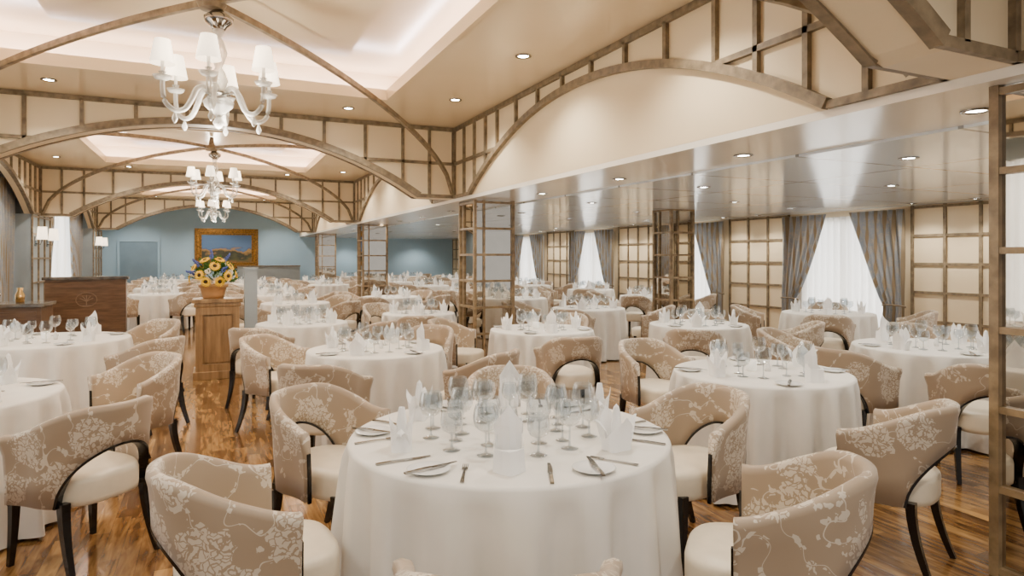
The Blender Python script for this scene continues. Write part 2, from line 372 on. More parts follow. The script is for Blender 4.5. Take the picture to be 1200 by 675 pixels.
struct('baseboard_right',bm,M_taupe)
ys=[YB]+sum([[c-1.2,c+1.2] for c in RWc],[])+[YF]
for i in range(0,len(ys),2):
    a,b_=ys[i],ys[i+1]
    if b_-a<.5: continue
    bm=bmesh.new(); n=max(1,round((b_-a)/.46)); xf=XW
    for j in range(n+1):
        y=a+(b_-a)*j/n; box(bm,xf-.028,xf-.0,y-.022,y+.022,.0,ZA)
    for z in (.10,.54,.98,1.42,1.86,2.30): box(bm,xf-.024,xf,a,b_,z-.02,z+.02)
    struct('trim_%d'%k,bm,M_taupe,label='grey-brown wooden trellis wall panelling'); k+=1
# ------------------------------------------------------------------ curtains
def curtain_mesh(H,wt,wm,sgn,amp=.04,folds=7,swag=True):
    bm=bmesh.new(); NU,NV=(84,34) if swag else (folds*10,6); g=[]
    for v in range(NV+1):
        z=H*(1-v/NV); t=v/NV
        if swag:
            if t<.68: w=wm+(wt-wm)*(1-(t/.68))**.85
            else: w=wm+.06*((t-.68)/.32)
        else: w=wt
        row=[]
        for u in range(NU+1):
            q=u/NU; y=sgn*q*w
            x=amp*((.6+.4*cos(3*t+q*4)) if swag else (.75+.25*cos(q*23)))*sin(2*pi*folds*q+.8*sin(5*t)*(1 if swag else .1))
            row.append(bm.verts.new((x,y,z)))
        g.append(row)
    for v in range(NV):
        for u in range(NU): bm.faces.new((g[v][u],g[v][u+1],g[v+1][u+1],g[v+1][u]))
    if swag: bmesh.ops.solidify(bm,geom=list(bm.faces),thickness=.006)
    return bm
cA=tomesh(curtain_mesh(2.26,.98,.34,1,.038),'curtain',M_curt,True)
cB=tomesh(curtain_mesh(2.26,.98,.34,-1,.038),'curtain',M_curt,True)
cC=tomesh(curtain_mesh(3.0,1.9,1.25,1,.05,11),'curtain',M_curt,True)
cD=tomesh(curtain_mesh(3.0,1.9,1.25,-1,.05,11),'curtain',M_curt,True)
sh=tomesh(curtain_mesh(2.2,2.0,2.0,1,.036,15,False),'sheer_curtain',M_sheer,True)
shL=tomesh(curtain_mesh(2.9,4.4,4.4,1,.036,30,False),'sheer_curtain',M_sheer,True)
bm=bmesh.new(); tube(bm,[(.07*cos(a),.18+.19*sin(a),.73-.02*cos(a)) for a in [2*pi*i/20 for i in range(21)]],.012); tieA=tomesh(bm,'tieback',M_taupe,True)
for c in RWc:
    place('curtain',[('drape',cA,None),('tieback',tieA,None)],(XW-.20,c-1.2,.02),0,'grey and gold-brown damask drape tied back beside window','curtain','damask drapes on window wall')
    place('curtain',[('drape',cB,None),('tieback',tieA,Matrix.Scale(-1,4,(0,1,0)))],(XW-.20,c+1.2,.02),0,'grey and gold-brown damask drape tied back beside window','curtain','damask drapes on window wall')
    obj('sheer_curtain',sh,(XW-.045,c-1.0,.03),0,'white voile sheer glowing with daylight','curtain','sheers on window wall')
for c in BAYS:
    obj('curtain',cC,(XL+.18,c-2.75,.02),0,'tall grey damask drape in arched window bay','curtain','tall drapes in arched bays')
    obj('curtain',cD,(XL+.18,c+2.75,.02),0,'tall grey damask drape in arched window bay','curtain','tall drapes in arched bays')
    obj('sheer_curtain',shL,(XL+.045,c-2.2,.03),0,'wide white voile sheer in arched window bay','curtain','sheers in arched bays')
# ------------------------------------------------------------------ columns
def column_parts(w=.6,h=ZA+.019):
    bm=bmesh.new(); b=.042
    zs=[.03,.42,.80,1.18,1.56,1.94,h-.03]
    for x in (-w/2,w/2):
        for y in (-w/2,w/2): box(bm,x-b/2,x+b/2,y-b/2,y+b/2,0,h)
    for s in (-1,1):
        for z in zs:
            box(bm,-w/2,w/2,s*w/2-b*.4,s*w/2+b*.4,z-.016,z+.016); box(bm,s*w/2-b*.4,s*w/2+b*.4,-w/2,w/2,z-.016,z+.016)
        box(bm,-w/2+.13,-w/2+.155,s*w/2-b*.38,s*w/2+b*.38,0,h-.001); box(bm,s*w/2-b*.38,s*w/2+b*.38,w/2-.155,w/2-.13,0,h-.001)
    fr=tomesh(bm,'trellis_frame',M_bronze)
    bm=bmesh.new(); box(bm,-w/2+.01,w/2-.01,-w/2+.01,w/2-.01,.0,h-.002)
    return [('trellis_frame',fr,None),('mirror_panel',tomesh(bm,'mirror_panel',M_mir),None)]
M_bronze=wood('golden_bronze_wood',(.15,.10,.050),(.31,.22,.12),(9,9,9),.35)
CP=column_parts(); CPs=column_parts(.46)
COLS=[(3.72,1.55),(3.72,8.95),(3.72,16.5),(3.72,24.0),(7.2,8.95)]
for x,y in COLS:
    place('column',CP if x<7 else CPs,(x,y,0),0,'square mirrored column wrapped in golden-bronze wooden trellis','column','mirrored trellis columns')
# ------------------------------------------------------------------ diagonal ribs
for i,c in enumerate(BAYS):
    bm=bmesh.new()
    for sx in (-1,1):
        for sy in (-1,1):
            pts=[]
            for j in range(25):
                s=j/24; y0=3.45; pts.append((sx*(XR-.09)*(1-s),c+sy*y0*(1-s),2.46+1.06*math.sqrt(max(0,1-(1-s)**2.0))**1.15))
            d=Vector((-sy*y0,sx*XR,0)).normalized()
            sweep(bm,pts,tuple(d),.042,.055)
    lathe(bm,[(0,3.45),(.09,3.46),(.11,3.50),(.09,3.55),(.05,3.57),(.03,zt-.10),(0,zt-.10)],20,cy=c)
    struct('trim_%d'%k,bm,M_taupe,label='grey-brown curved diagonal ceiling ribs'); k+=1
# ------------------------------------------------------------------ downlights
bm=bmesh.new(); lathe(bm,[(.075,0),(.078,-.008),(.055,-.010),(.050,.0)],20); ring=tomesh(bm,'bezel',M_chrome,True)
bm=bmesh.new(); lathe(bm,[(0,-.003),(.05,-.003)],20); lens=tomesh(bm,'lens',M_bulb)
LD={}
def spotdata(e,ang=2.3):
    if e not in LD:
        d=bpy.data.lights.new('downlight_beam','SPOT'); d.energy=e; d.color=(1,.91,.78); d.spot_size=ang; d.spot_blend=.7; d.shadow_soft_size=.05; LD[e]=d
    return LD[e]
def down(x,y,z,e,lab,grp,lit=True):
    r=place('ceiling_downlight',[('bezel',ring,None),('lens',lens,None)],(x,y,z-.001),0,lab,'ceiling light',grp)
    if lit:
        l=bpy.data.objects.new('lamp_beam',spotdata(e)); l.location=(0,0,-.03); COL.objects.link(l); l.parent=r
NE=128; AE=98
for c in BAYS:
    for x in (-2.7,2.7):
        for dy in (-1.9,0,1.9): down(x,c+dy,ZN,NE,'recessed chrome downlight in cream ceiling','nave downlights')
    for x in (-1.6,1.6):
        for dy in (-2.9,2.9): down(x,c+dy,ZN,NE,'recessed chrome downlight in cream ceiling','nave downlights')
for i in range(14): down(3.88,2.2+i*1.75,ZA+.02,58,'recessed downlight in white soffit','soffit downlights',i%2==0)
for x in (5.1,6.9):
    for i in range(10): down(x,(3.4 if x!=6.9 else 2.4)+i*2.4,ZA,AE,'recessed downlight in metallic ceiling','aisle downlights',True)
for a,b_ in zip(RWc,RWc[1:]):
    for dy in (-.45,.45): down(9.5,(a+b_)/2+dy,ZA,62,'added downlight grazing the trellis wall','added wall-wash downlights')  # row added close to the wall to throw light pools on the panels
for c in RWc[1:]: down(8.7,c,ZA,AE,'recessed downlight in metallic ceiling','aisle downlights')
for x in (-2.5,0,2.5): down(x,26.6,ZN,240,'recessed downlight washing the end wall','nave downlights')
for x in (5.2,8.2): down(x,27.2,ZA,100,'recessed downlight in metallic ceiling','aisle downlights')
for x in (-2,0,2): down(x,0.4,ZN,NE,'recessed downlight in cream ceiling','nave downlights')
# ------------------------------------------------------------------ chandelier
def chandelier():
    P=[]
    bm=bmesh.new()
    lathe(bm,[(0,.0),(.02,.01),(.045,.05),(.02,.09),(.03,.11),(.10,.17),(.115,.21),(.06,.26),(.03,.29),(.05,.33),(.07,.38),(.05,.44),(.025,.48),(.04,.52),(.065,.60),(.035,.69),(.02,.72),(.045,.76),(.03,.80)],24)
    P.append(('glass_stem',tomesh(bm,'glass_stem',M_crys,True),None))
    bm=bmesh.new()
    tube(bm,[(0,0,.80),(0,0,.98)],.014,10)
    lathe(bm,[(.0,.77),(.05,.78),(.06,.80),(.10,.83),(.11,.87),(.06,.91),(.03,.94),(.045,.96),(0,.97)],24)
    P.append(('chrome_rod',tomesh(bm,'chrome_rod',M_chrome,True),None))
    bm=bmesh.new(); lathe(bm,[(.03,.25),(.09,.27),(.095,.28),(.03,.30)],20); P.append(('chrome_collar',tomesh(bm,'chrome_collar',M_chrome,True),None))
    bm=bmesh.new()
    key=[(.05,.27),(.10,.31),(.16,.29),(.20,.20),(.25,.12),(.32,.10),(.385,.15),(.405,.24),(.405,.33)]
    pts=[]
    for i in range(len(key)-1):
        p0=key[max(0,i-1)];p1=key[i];p2=key[i+1];p3=key[min(len(key)-1,i+2)]
        for j in range(5):
            t=j/5
            f=lambda a,b,c_,d_:.5*((2*b)+(c_-a)*t+(2*a-5*b+4*c_-d_)*t*t+(-a+3*b-3*c_+d_)*t**3)
            pts.append((f(p0[0],p1[0],p2[0],p3[0]),0,f(p0[1],p1[1],p2[1],p3[1])))
    pts.append((key[-1][0],0,key[-1][1]))
    tube(bm,pts,lambda s:.022-.006*s,10)
    lathe(bm,[(0,.30),(.05,.315),(.068,.340),(.02,.328),(.02,.36),(.028,.37),(.0,.38)],16,cx=.405)
    arm=tomesh(bm,'glass_arm',M_crys,True)
    bm=bmesh.new(); lathe(bm,[(0,-.09),(.012,-.08),(.022,-.055),(.010,-.02),(0,0)],10,cx=.32,cz=.09); drop=tomesh(bm,'crystal_drop',M_crys,True)
    bm=bmesh.new(); lathe(bm,[(.013,.36),(.013,.48)],10,cx=.405); cand=tomesh(bm,'candle_sleeve',M_china,True)
    bm=bmesh.new(); lathe(bm,[(.086,.43),(.055,.605)],24,cx=.405); bmesh.ops.solidify(bm,geom=list(bm.faces),thickness=.003)
    shd=tomesh(bm,'lamp_shade',M_lamp,True)
    for i in range(6):
        m=Matrix.Rotation(2*pi*i/6+.35,4,'Z')
        P+= [('glass_arm',arm,m),('candle_sleeve',cand,m),('lamp_shade',shd,m),('crystal_drop',drop,m)]
    return P
CH=chandelier()
for c in BAYS:
    r=place('chandelier',CH,(.05,c,2.53),0,'white glass chandelier with six lit shades','chandelier','nave chandeliers')
    d=bpy.data.lights.new('chandelier_glow','POINT'); d.energy=105; d.color=(1,.87,.70); d.shadow_soft_size=.12
    l=bpy.data.objects.new('lamp_glow',d); l.location=(0,0,-.15); COL.objects.link(l); l.parent=r
bm=bmesh.new(); box(bm,0,.02,-.05,.05,-.1,.1); tube(bm,[(.01,0,-.05),(.10,0,-.06),(.12,0,.0),(.12,0,.05)],.01); sc1=tomesh(bm,'bracket',M_chrome)
bm=bmesh.new(); lathe(bm,[(.10,.04),(.08,.30)],20,cx=.13); bmesh.ops.solidify(bm,geom=list(bm.faces),thickness=.003); sc2=tomesh(bm,'lamp_shade',M_lamp,True)
for yb in BEAMS[1:]:
    for s in (-.53,.53):
        place('wall_sconce',[('bracket',sc1,None),('lamp_shade',sc2,None)],(-XR,yb+s,1.85),0,'chrome wall sconce with lit white shade','wall lamp','pier sconces')
# ------------------------------------------------------------------ chair
r0=.243; ARC=pi*r0/2; ARM=.16; TOT=ARC+ARM; QC=.50
def path(l):
    s=1 if l>=0 else -1; a=abs(l)
    if a<ARC:
        f=a/r0; return Vector((s*r0*sin(f),-.02-r0*cos(f),0)),Vector((s*sin(f),-cos(f),0))
    e=a-ARC; return Vector((s*(r0+.03*(e/ARM)**2),-.02+e,0)),Vector((s,0,0))
def zlow(q): return .35+.27*max(0,1-(q/QC)**1.9)**.62
def ztop(q):
    t=min(1,max(0,(q-.22)/.78)); t=t*t*(3-2*t); return .82-.135*t
def lean(z): return .016*max(0,(z-.45)/.4)
def shell(bm,mi=0,N=64):
    secs=[]
    for i in range(N+1):
        l=-TOT+2*TOT*i/N; q=abs(l)/TOT; p,n=path(l); a,b=zlow(q),ztop(q); T=.022
        sec=[]
        roll=.012*max(0,(q-.6)/.4)
        for o,z in ((T,a),(T,a+(b-a)*.35),(T+.004,a+(b-a)*.7),(T+.010+roll,b-.032),(T+.006+roll,b-.009),(.004+roll,b),(-T+.010,b-.007),(-T+.003,b-.032),(-T+.003,a+(b-a)*.6),(-T,a+(b-a)*.3),(-T,a)):
            sec.append(bm.verts.new(p+n*(o+lean(z))+Vector((0,0,z))))
        secs.append(sec)
    m=len(secs[0])
    for A,B_ in zip(secs,secs[1:]):
        for j in range(m):
            kk=(j+1)%m; bm.faces.new((A[j],A[kk],B_[kk],B_[j])).material_index=mi
    bm.faces.new(secs[0]).material_index=mi; bm.faces.new(secs[-1][::-1]).material_index=mi
def seat(bm,mi=0):
    N=44; rings=[]
    for sc,z in ((.90,.335),(.99,.345),(1.0,.37),(1.0,.445),(.985,.462),(.94,.474),(.75,.482),(.4,.486)):
        ring=[]
        for i in range(N):
            t=2*pi*i/N; e=2/3.6 if sin(t)>0 else 2/2.2
            x=.221*sc*math.copysign(abs(cos(t))**(2/3.2),cos(t)); y=.045+(.280 if sin(t)>0 else .270)*sc*math.copysign(abs(sin(t))**e,sin(t))
            ring.append(bm.verts.new((x,y,z)))
        rings.append(ring)
    for A,B_ in zip(rings,rings[1:]):
        for j in range(N): bm.faces.new((A[j],A[(j+1)%N],B_[(j+1)%N],B_[j])).material_index=mi
    bm.faces.new(rings[0][::-1]).material_index=mi; bm.faces.new(rings[-1]).material_index=mi
def leg(bm,kind,sx,mi=0):
    pts=[]
    for j in range(10):
        s=j/9; z=.37*(1-s)
        if kind=='f': pts.append((sx*(.195+.012*s*s),.245+.012*s*s,z))
        else: pts.append((sx*(.205+.012*s*s),-.155-.09*s**1.8,z))
    sweep(bm,pts,(1,0,0),.042,.042,mi,lambda s:1-.42*s)
def trimrail(bm,mi=0):
    pts=[];sd=[]
    for i in range(45):
        q=-QC+2*QC*i/44; p,n=path(q*TOT); z=zlow(abs(q))
        pts.append(p+n*lean(z)+Vector((0,0,z-.001))); sd.append(tuple(n))
    sweep(bm,pts,sd,.047,.012,mi)
def armrail(bm,s,mi=0):
    p,n=path(s*TOT); pts=[p+Vector((0,.004,z))+n*(lean(z)-.002) for z in (.34,.42,.50,.58)]
    sweep(bm,pts,(1,0,0),.018,.010,mi)
bm=bmesh.new(); shell(bm); c_shell=tomesh(bm,'backrest',M_floral,True)
bm=bmesh.new(); seat(bm); c_seat=tomesh(bm,'seat',M_seat,True)
bm=bmesh.new(); trimrail(bm); c_rail=tomesh(bm,'back_rail',M_dark)
CHAIR=[('seat',c_seat,None),('backrest',c_shell,None),('back_rail',c_rail,None)]
for s in (-1,1):
    bm=bmesh.new(); armrail(bm,s); CHAIR.append(('arm_rail',tomesh(bm,'arm_rail',M_dark),None))
for kd in 'fr':
    for s in (-1,1):
        bm=bmesh.new(); leg(bm,kd,s); CHAIR.append(('leg',tomesh(bm,'leg',M_dark),None))
bm=bmesh.new(); shell(bm,0,32); seat(bm,1); trimrail(bm,2)
for kd in 'fr':
    for s in (-1,1): leg(bm,kd,s,2)
FARCHAIR=tomesh(bm,'dining_chair',[M_floral,M_seat,M_dark],True)
CL='barrel-back dining chair, beige floral damask, cream seat, ebony legs'
CPOS=[]
def free(x,y,tabs,own):
    if any(math.hypot(x-a,y-b)<.68 for a,b in CPOS): return False
    if any(abs(x-a)<.66 and abs(y-b)<.66 for a,b in COLS): return False
    if any(t!=own and math.hypot(x-t[0],y-t[1])<t[2]+.38 for t in tabs): return False
    return -3.2<x<9.5 and y<27.5
def chair(x,y,face,far=False):
    CPOS.append((x,y))
    rot=math.radians(face-90)
    if far: obj('dining_chair',FARCHAIR,(x,y,0),rot,CL,'chair','floral barrel dining chairs')
    else: place('dining_chair',CHAIR,(x,y,0),rot,CL,'chair','floral barrel dining chairs')
# ------------------------------------------------------------------ table
def cloth_mesh(R,n=13,seed=0):
    bm=bmesh.new(); N=240; rings=[]; rr=random.Random(seed); ph=[rr.random()*6.28 for _ in range(5)]
    prof=[(0,.75),(.4*R,.75),(.8*R,.75),(R-.02,.75),(R-.006,.746),(R,.735)]+[(R+.002+.008*t,.735-.715*t) for t in [i/14 for i in range(1,15)]]
    for r,z in prof:
        t=max(0,(.735-z)/.715)
        if r==0: rings.append([bm.verts.new((0,0,z))]); continue
        ring=[]
        for i in range(N):
            th=2*pi*i/N; w1=cos(n*th+ph[0]+1.1*sin(2*th+ph[1])); w1=math.copysign(abs(w1)**.7,w1)
            f=(.068*t**.5)*(w1*(.75+.25*cos(3*th+ph[4]))+.35*cos((n*2-3)*th+ph[2])*t+.25*cos(5*th+ph[3])*t)
            ring.append(bm.verts.new(((r+f)*cos(th),(r+f)*sin(th),z)))
        rings.append(ring)
    for A,B_ in zip(rings,rings[1:]):
        for i in range(N):
            j=(i+1)%N
            if len(A)==1: bm.faces.new((A[0],B_[i],B_[j]))
            else: bm.faces.new((A[i],A[j],B_[j],B_[i]))
    return tomesh(bm,'tablecloth',M_cloth,True)
bm=bmesh.new(); lathe(bm,[(0,.0),(.26,.0),(.26,.03),(.06,.06),(.05,.68),(.2,.72),(.2,.735),(0,.735)],24); t_base=tomesh(bm,'pedestal_base',M_dark,True)
_tc={}
def table(x,y,R):
    key=(round(R,2),random.randint(0,2))
    if key not in _tc: _tc[key]=cloth_mesh(R,{0:14,1:16,2:18}[key[1]]+(4 if R>.68 else 0),key[1])
    place('dining_table',[('tablecloth',_tc[key],None),('pedestal_base',t_base,None)],(x,y,0),random.random()*6,'round dining table under floor-length white tablecloth','table','white-clothed round tables')
# ------------------------------------------------------------------ tableware
def gl(prof,n=20):
    bm=bmesh.new(); lathe(bm,prof,n); return tomesh(bm,'wine_glass',M_glass,True)
G1=gl([(0,.002),(.036,.002),(.036,.004),(.008,.010),(.0045,.02),(.004,.085),(.012,.092),(.036,.106),(.049,.132),(.051,.150),(.047,.178),(.040,.200)])
G2=gl([(0,.002),(.036,.002),(.036,.004),(.008,.010),(.005,.02),(.005,.062),(.014,.069),(.038,.084),(.046,.108),(.045,.130),(.040,.160)])
G3=gl([(0,.002),(.030,.002),(.030,.004),(.007,.010),(.004,.02),(.004,.08),(.011,.087),(.032,.103),(.038,.125),(.037,.140),(.032,.168)])
bm=bmesh.new(); lathe(bm,[(0,.004),(.05,.004),(.052,.0),(.056,.004),(.078,.012),(.080,.014),(.077,.015),(.053,.008),(0,.007)],32); PLATE=tomesh(bm,'bread_plate',M_china,True)
def knife():
    bm=bmesh.new(); sweep(bm,[(0,-.11,.004),(0,-.03,.005),(0,.0,.004)],(1,0,0),.014,.006); sweep(bm,[(0,0,.004),(.002,.06,.004),(.0,.11,.004)],(1,0,0),.020,.002,0,lambda s:1-.5*s*s); return tomesh(bm,'table_knife',M_steel)
def fork():
    bm=bmesh.new(); sweep(bm,[(0,-.10,.004),(0,-.02,.005),(0,.04,.004)],(1,0,0),.014,.004,0,lambda s:1-.55*s); box(bm,-.011,.011,.038,.055,.003,.006)
    for i in range(4): box(bm,-.011+i*.0065,-.0085+i*.0065,.055,.095,.004,.006)
    return tomesh(bm,'table_fork',M_steel)
KN=knife(); FK=fork()
def napA():
    bm=bmesh.new()
    def ridge(w0,w1,zs,zp,yf,yb,le):
        n=6
        def P(u,z,y): return bm.verts.new((u,y+le*z,z))
        rows=[]
        for i in range(n+1):
            t=i/n; z=zs*t; w=w0+(w1-w0)*t
            rows.append([P(-w,z,yb),P(-w*.5,z,yf+.004),P(0,z,yf-.014),P(w*.5,z,yf+.004),P(w,z,yb)])
        for A,C in zip(rows,rows[1:]):
            for j in range(4): bm.faces.new((A[j],A[j+1],C[j+1],C[j]))
        top=P(0,zp,yf+.004); m1=P(-w1*.5,(zs+zp)/2,yf+.010); m2=P(w1*.5,(zs+zp)/2,yf+.010); R=rows[-1]
        bm.faces.new((R[0],R[1],m1)); bm.faces.new((R[1],R[2],top,m1)); bm.faces.new((R[2],R[3],m2,top)); bm.faces.new((R[3],R[4],m2))
    ridge(.060,.054,.085,.088,-.064,-.026,.02)
    ridge(.048,.053,.165,.240,-.026,.014,.05)
    ridge(.044,.046,.125,.185,.030,.010,-.08)
    for s in (-1,1):
        a=[(s*.060,-.026,0),(s*.056,.018,0),(s*.054,.014,.12),(s*.054,-.022,.085)]
        bm.faces.new([bm.verts.new(v) for v in a])
    return tomesh(bm,'folded_napkin',M_nap)
def napB(v=0):
    bm=bmesh.new(); N=48; NZ=10; rings=[]
    pk=.13 if v==0 else .11
    for k_ in range(NZ+1):
        t=k_/NZ; ring=[]
        for i in range(N):
            th=2*pi*i/N
            tri=max(0,1-abs(((th if th<pi else th-pi)-pi/2)/(pi/2)))
            h=(.058+pk*tri**1.15)*(1 if th<pi else .84)
            z=h*t; fl=1+.22*t*t*(z/.2)
            cr=1-.15*cos(4*th)*(1-t*.5)
            ring.append(bm.verts.new((.058*fl*cr*cos(th),.044*fl*cr*sin(th)*(1+(.35 if v else .1)*t*tri),z)))
        rings.append(ring)
    for A,C in zip(rings,rings[1:]):
        for i in range(N): j=(i+1)%N; bm.faces.new((A[i],A[j],C[j],C[i]))
    for s in (-1,1):
        n=7; L=[];R=[];C=[]
        for i in range(n+1):
            t=i/n; x=s*(.050+.060*t); z=.055+.075*sin(pi*.5*t)-(.05*t*t if v==0 else 0); w=.034*(1-t**1.5)
            L.append(bm.verts.new((x,-w,z-.03*(1-t)))); C.append(bm.verts.new((x-s*.004,0,z+.012*(1-t)))); R.append(bm.verts.new((x,w,z-.03*(1-t))))
        for i in range(n):
            bm.faces.new((L[i],C[i],C[i+1],L[i+1])); bm.faces.new((C[i],R[i],R[i+1],C[i+1]))
    lathe(bm,[(.022,0),(.020,.12),(.012,.17),(0,.185 if v else .15)],8)
    return tomesh(bm,'folded_napkin',M_nap)
NA=napA(); NB=[napB(0),napB(1)]
bm=bmesh.new(); lathe(bm,[(0,.0),(.032,.0),(.036,.01),(.036,.07),(.033,.07),(.033,.02),(0,.02)],20); VOT=tomesh(bm,'candle_votive',M_candle,True)
bm=bmesh.new(); lathe(bm,[(0,0),(.017,0),(.018,.03),(.011,.05),(.013,.065),(.0,.075)],14); SALT=tomesh(bm,'salt_shaker',M_china,True)
ZT=.7505
def put(name,me,tx,ty,a,lx,ly,rot,label,cat,group,z=0):
    b=a+pi/2
    x=tx+lx*cos(b)-ly*sin(b); y=ty+lx*sin(b)+ly*cos(b)
    return obj(name,me,(x,y,ZT+z),b+rot,label,cat,group)
GLAB='clear stemmed crystal wine glass on white tablecloth'
def setting(tx,ty,a,R,lvl,ng,nk):
    k_=R/.75
    if lvl>=1:
        put('bread_plate',PLATE,tx,ty,a,-.30*k_,-.545*k_,0,'small round white china bread plate','plate','bread plates')
        put('butter_knife',KN,tx,ty,a,-.29*k_,-.545*k_,-.9,'silver butter knife laid across bread plate','cutlery','butter knives',.012)
    if lvl>=2:
        put('table_fork',FK,tx,ty,a,-.16,-.55,.0,'polished silver dinner fork','cutlery','dinner forks')
        put('table_knife',KN,tx,ty,a,.15,-.55,.0,'polished silver dinner knife','cutlery','dinner knives')
    nm=NA if nk=='A' else random.choice(NB)
    put('folded_napkin',nm,tx,ty,a,0,-.52*k_,random.uniform(-.2,.2) if nk=='A' else random.uniform(-.7,.7),'white linen napkin folded upright into a pointed peak' if nk=='A' else 'white linen napkin folded into a peaked mitre','napkin','folded napkins')
    P=[(.12,-.345),(.255,-.255),(.0,-.27),(.13,-.175)]
    for i in range(ng):
        put('wine_glass',[G2,G1,G3,G1][i],tx,ty,a,P[i][0]*k_,P[i][1]*k_,0,GLAB,'glass','stemmed glasses')
def centre(tx,ty):
    obj('candle_votive',VOT,(tx-.05,ty+.04,ZT),0,'small frosted glass candle holder','candle','table votives')
    obj('salt_shaker',SALT,(tx+.04,ty-.02,ZT),0,'small white china salt shaker','salt shaker','salt shakers')
D=math.radians; TH=24.85
table(1.20,2.62,.70)
for a in (270,330,30,90,150,210):
    w=D(a-TH); r={270:1.20,210:1.10,330:1.12}.get(a,1.10); chair(1.20+r*cos(w),2.62+r*sin(w),a-TH+180+(8 if a==330 else 0))
    setting(1.20,2.62,w,.725,2,4,'A' if a in (270,90) else 'B')
centre(1.2,2.62)
near=[
 (3.40,3.30,.58,[(3.36,4.42),(3.13,2.20)]),
 (1.27,5.50,.57,[(.70,4.68),(1.90,4.68),(.52,6.15),(1.95,6.30)]),
 (3.25,6.25,.56,[(3.03,5.24),(2.50,6.95),(3.95,6.98)]),
 (5.70,3.60,.62,[(4.62,3.55),(4.88,2.72),(5.12,4.60),(6.60,4.40)]),
 (5.15,5.95,.56,[(4.46,5.22),(5.88,5.22),(5.85,6.70)]),
 (-1.38,7.40,.66,[(-.52,6.66),(-.62,8.22),(-2.1,8.2)]),
 (-1.42,4.62,.62,[(-.58,3.90),(-.50,5.30)]),
 (.98,8.05,.52,[(.45,7.22),(1.62,7.32)]),
 (2.62,8.75,.50,[(2.35,7.83),(2.35,9.75)]),
]
tabs=[(1.2,2.62,.70)]+[(x,y,R) for x,y,R,c in near]
for t,(x,y,R,cs) in enumerate(near):
    table(x,y,R)
    a0=math.atan2(cs[0][1]-y,cs[0][0]-x); ang=[a0+j*pi/2 for j in range(4)]
    for cx,cy in cs:
        f=math.degrees(math.atan2(y-cy,x-cx))
        if (cx,cy)==(3.13,2.20): f+=34
        if (cx,cy)==(-.58,3.90): f+=-8
        chair(cx,cy,f)
    for j,a in enumerate(ang): setting(x,y,a,R,1 if t<7 else 0,3,'BBAB'[(t+j)%4])
    centre(x,y)
far=[(7.85,6.40,.6),(5.25,8.55,.56),(8.0,10.7,.58),(1.30,11.6,.56),(5.3,11.2,.56),(3.2,12.6,.56),(1.2,14.3,.56),(-1.0,15.6,.58),(8.3,13.4,.56),(5.4,14.1,.56),
     (1.25,17.2,.56),(3.0,18.8,.56),(-1.2,18.6,.56),(8.0,16.1,.56),(5.4,17.1,.56),(1.1,20.4,.56),(-1.3,21.8,.56),(8.4,19.0,.56),(5.2,20.0,.56),(3.0,21.7,.56),(1.0,23.5,.56),(-1.2,25.0,.56),(8.0,22.4,.56),(5.6,23.2,.56),(7.4,25.6,.56),(5.0,26.0,.56)]
tabs+=far
for t,(x,y,R) in enumerate(far):
    table(x,y,R); off=random.uniform(-.12,.12); n=4
    for j in range(n):
        a=pi/4+j*pi/2+off
        setting(x,y,a,R,0,2 if t<22 else 1,'BBAB'[(t+j)%4])
        for da in (0,.3,-.3):
            r=1.0; cx,cy=x+r*cos(a+da),y+r*sin(a+da)
            if free(cx,cy,tabs,(x,y,R)):
                chair(cx,cy,math.degrees(a+da)+180,far=y>10.5); break
# ------------------------------------------------------------------ pedestal + flowers
w=.25
bm=bmesh.new(); box(bm,-w,w,-.21,.22,.0,.95); body=tomesh(bm,'body',M_oak)
bm=bmesh.new(); box(bm,-w-.03,w+.03,-.25,.25,0,.10); plin=tomesh(bm,'plinth',M_oak,bevel=.008)
bm=bmesh.new(); box(bm,-w-.04,w+.04,-.26,.26,.955,1.0); topp=tomesh(bm,'top_slab',M_oak,bevel=.006)
bm=bmesh.new(); box(bm,-w-.02,w+.02,-.24,.24,.90,.954); crown=tomesh(bm,'crown_moulding',M_oak,bevel=.015)
bm=bmesh.new()
box(bm,-w,-w+.075,-.24,-.2105,.10,.90); box(bm,w-.075,w,-.24,-.2105,.10,.90)
box(bm,-w+.075,w-.075,-.24,-.2105,.10,.19); box(bm,-w+.075,w-.075,-.24,-.2105,.81,.90)
box(bm,-w+.10,w-.10,-.222,-.2105,.215,.785)
door=tomesh(bm,'framed_door',M_oak)
place('pedestal_cabinet',[('body',body,None),('plinth',plin,None),('top_slab',topp,None),('crown_moulding',crown,None),('framed_door',door,None)],(.07,9.15,0),0,'honey oak pedestal cabinet holding a flower arrangement','cabinet')
bm=bmesh.new(); box(bm,-.075,.075,-.10,.10,0,1.36,0); box(bm,-.085,.085,-.11,.11,1.36,1.39,0)
obj('divider_post',tomesh(bm,'divider_post',M_grey),(.455,9.00,0),0,'tall grey-blue square post beside oak pedestal','post')
P=[]
bm=bmesh.new(); lathe(bm,[(0,0),(.12,0),(.135,.05),(.155,.14),(.175,.145),(.175,.18),(.155,.18),(.13,.10),(0,.10)],28); P.append(('pot',tomesh(bm,'pot',M_pot,True),None))
bm=bmesh.new()
for i in range(300):
    a=random.random()*6.283; e=random.uniform(-.15,1.4); rr=random.uniform(.13,.29)
    c=Vector((rr*cos(a)*cos(e),rr*sin(a)*cos(e),.24+rr*sin(e)*1.05)); d=(c-Vector((0,0,.17))).normalized(); s=d.cross(Vector((random.random(),random.random(),random.random()+.1))).normalized()
    L_=random.uniform(.05,.10); W_=.018; n=d.cross(s)
    v=[c-d*L_*.5,c+s*W_,c+d*L_*.5+n*.01,c-s*W_]; bm.faces.new([bm.verts.new(q) for q in v])
P.append(('foliage',tomesh(bm,'foliage',M_green),None))
bm=bmesh.new()
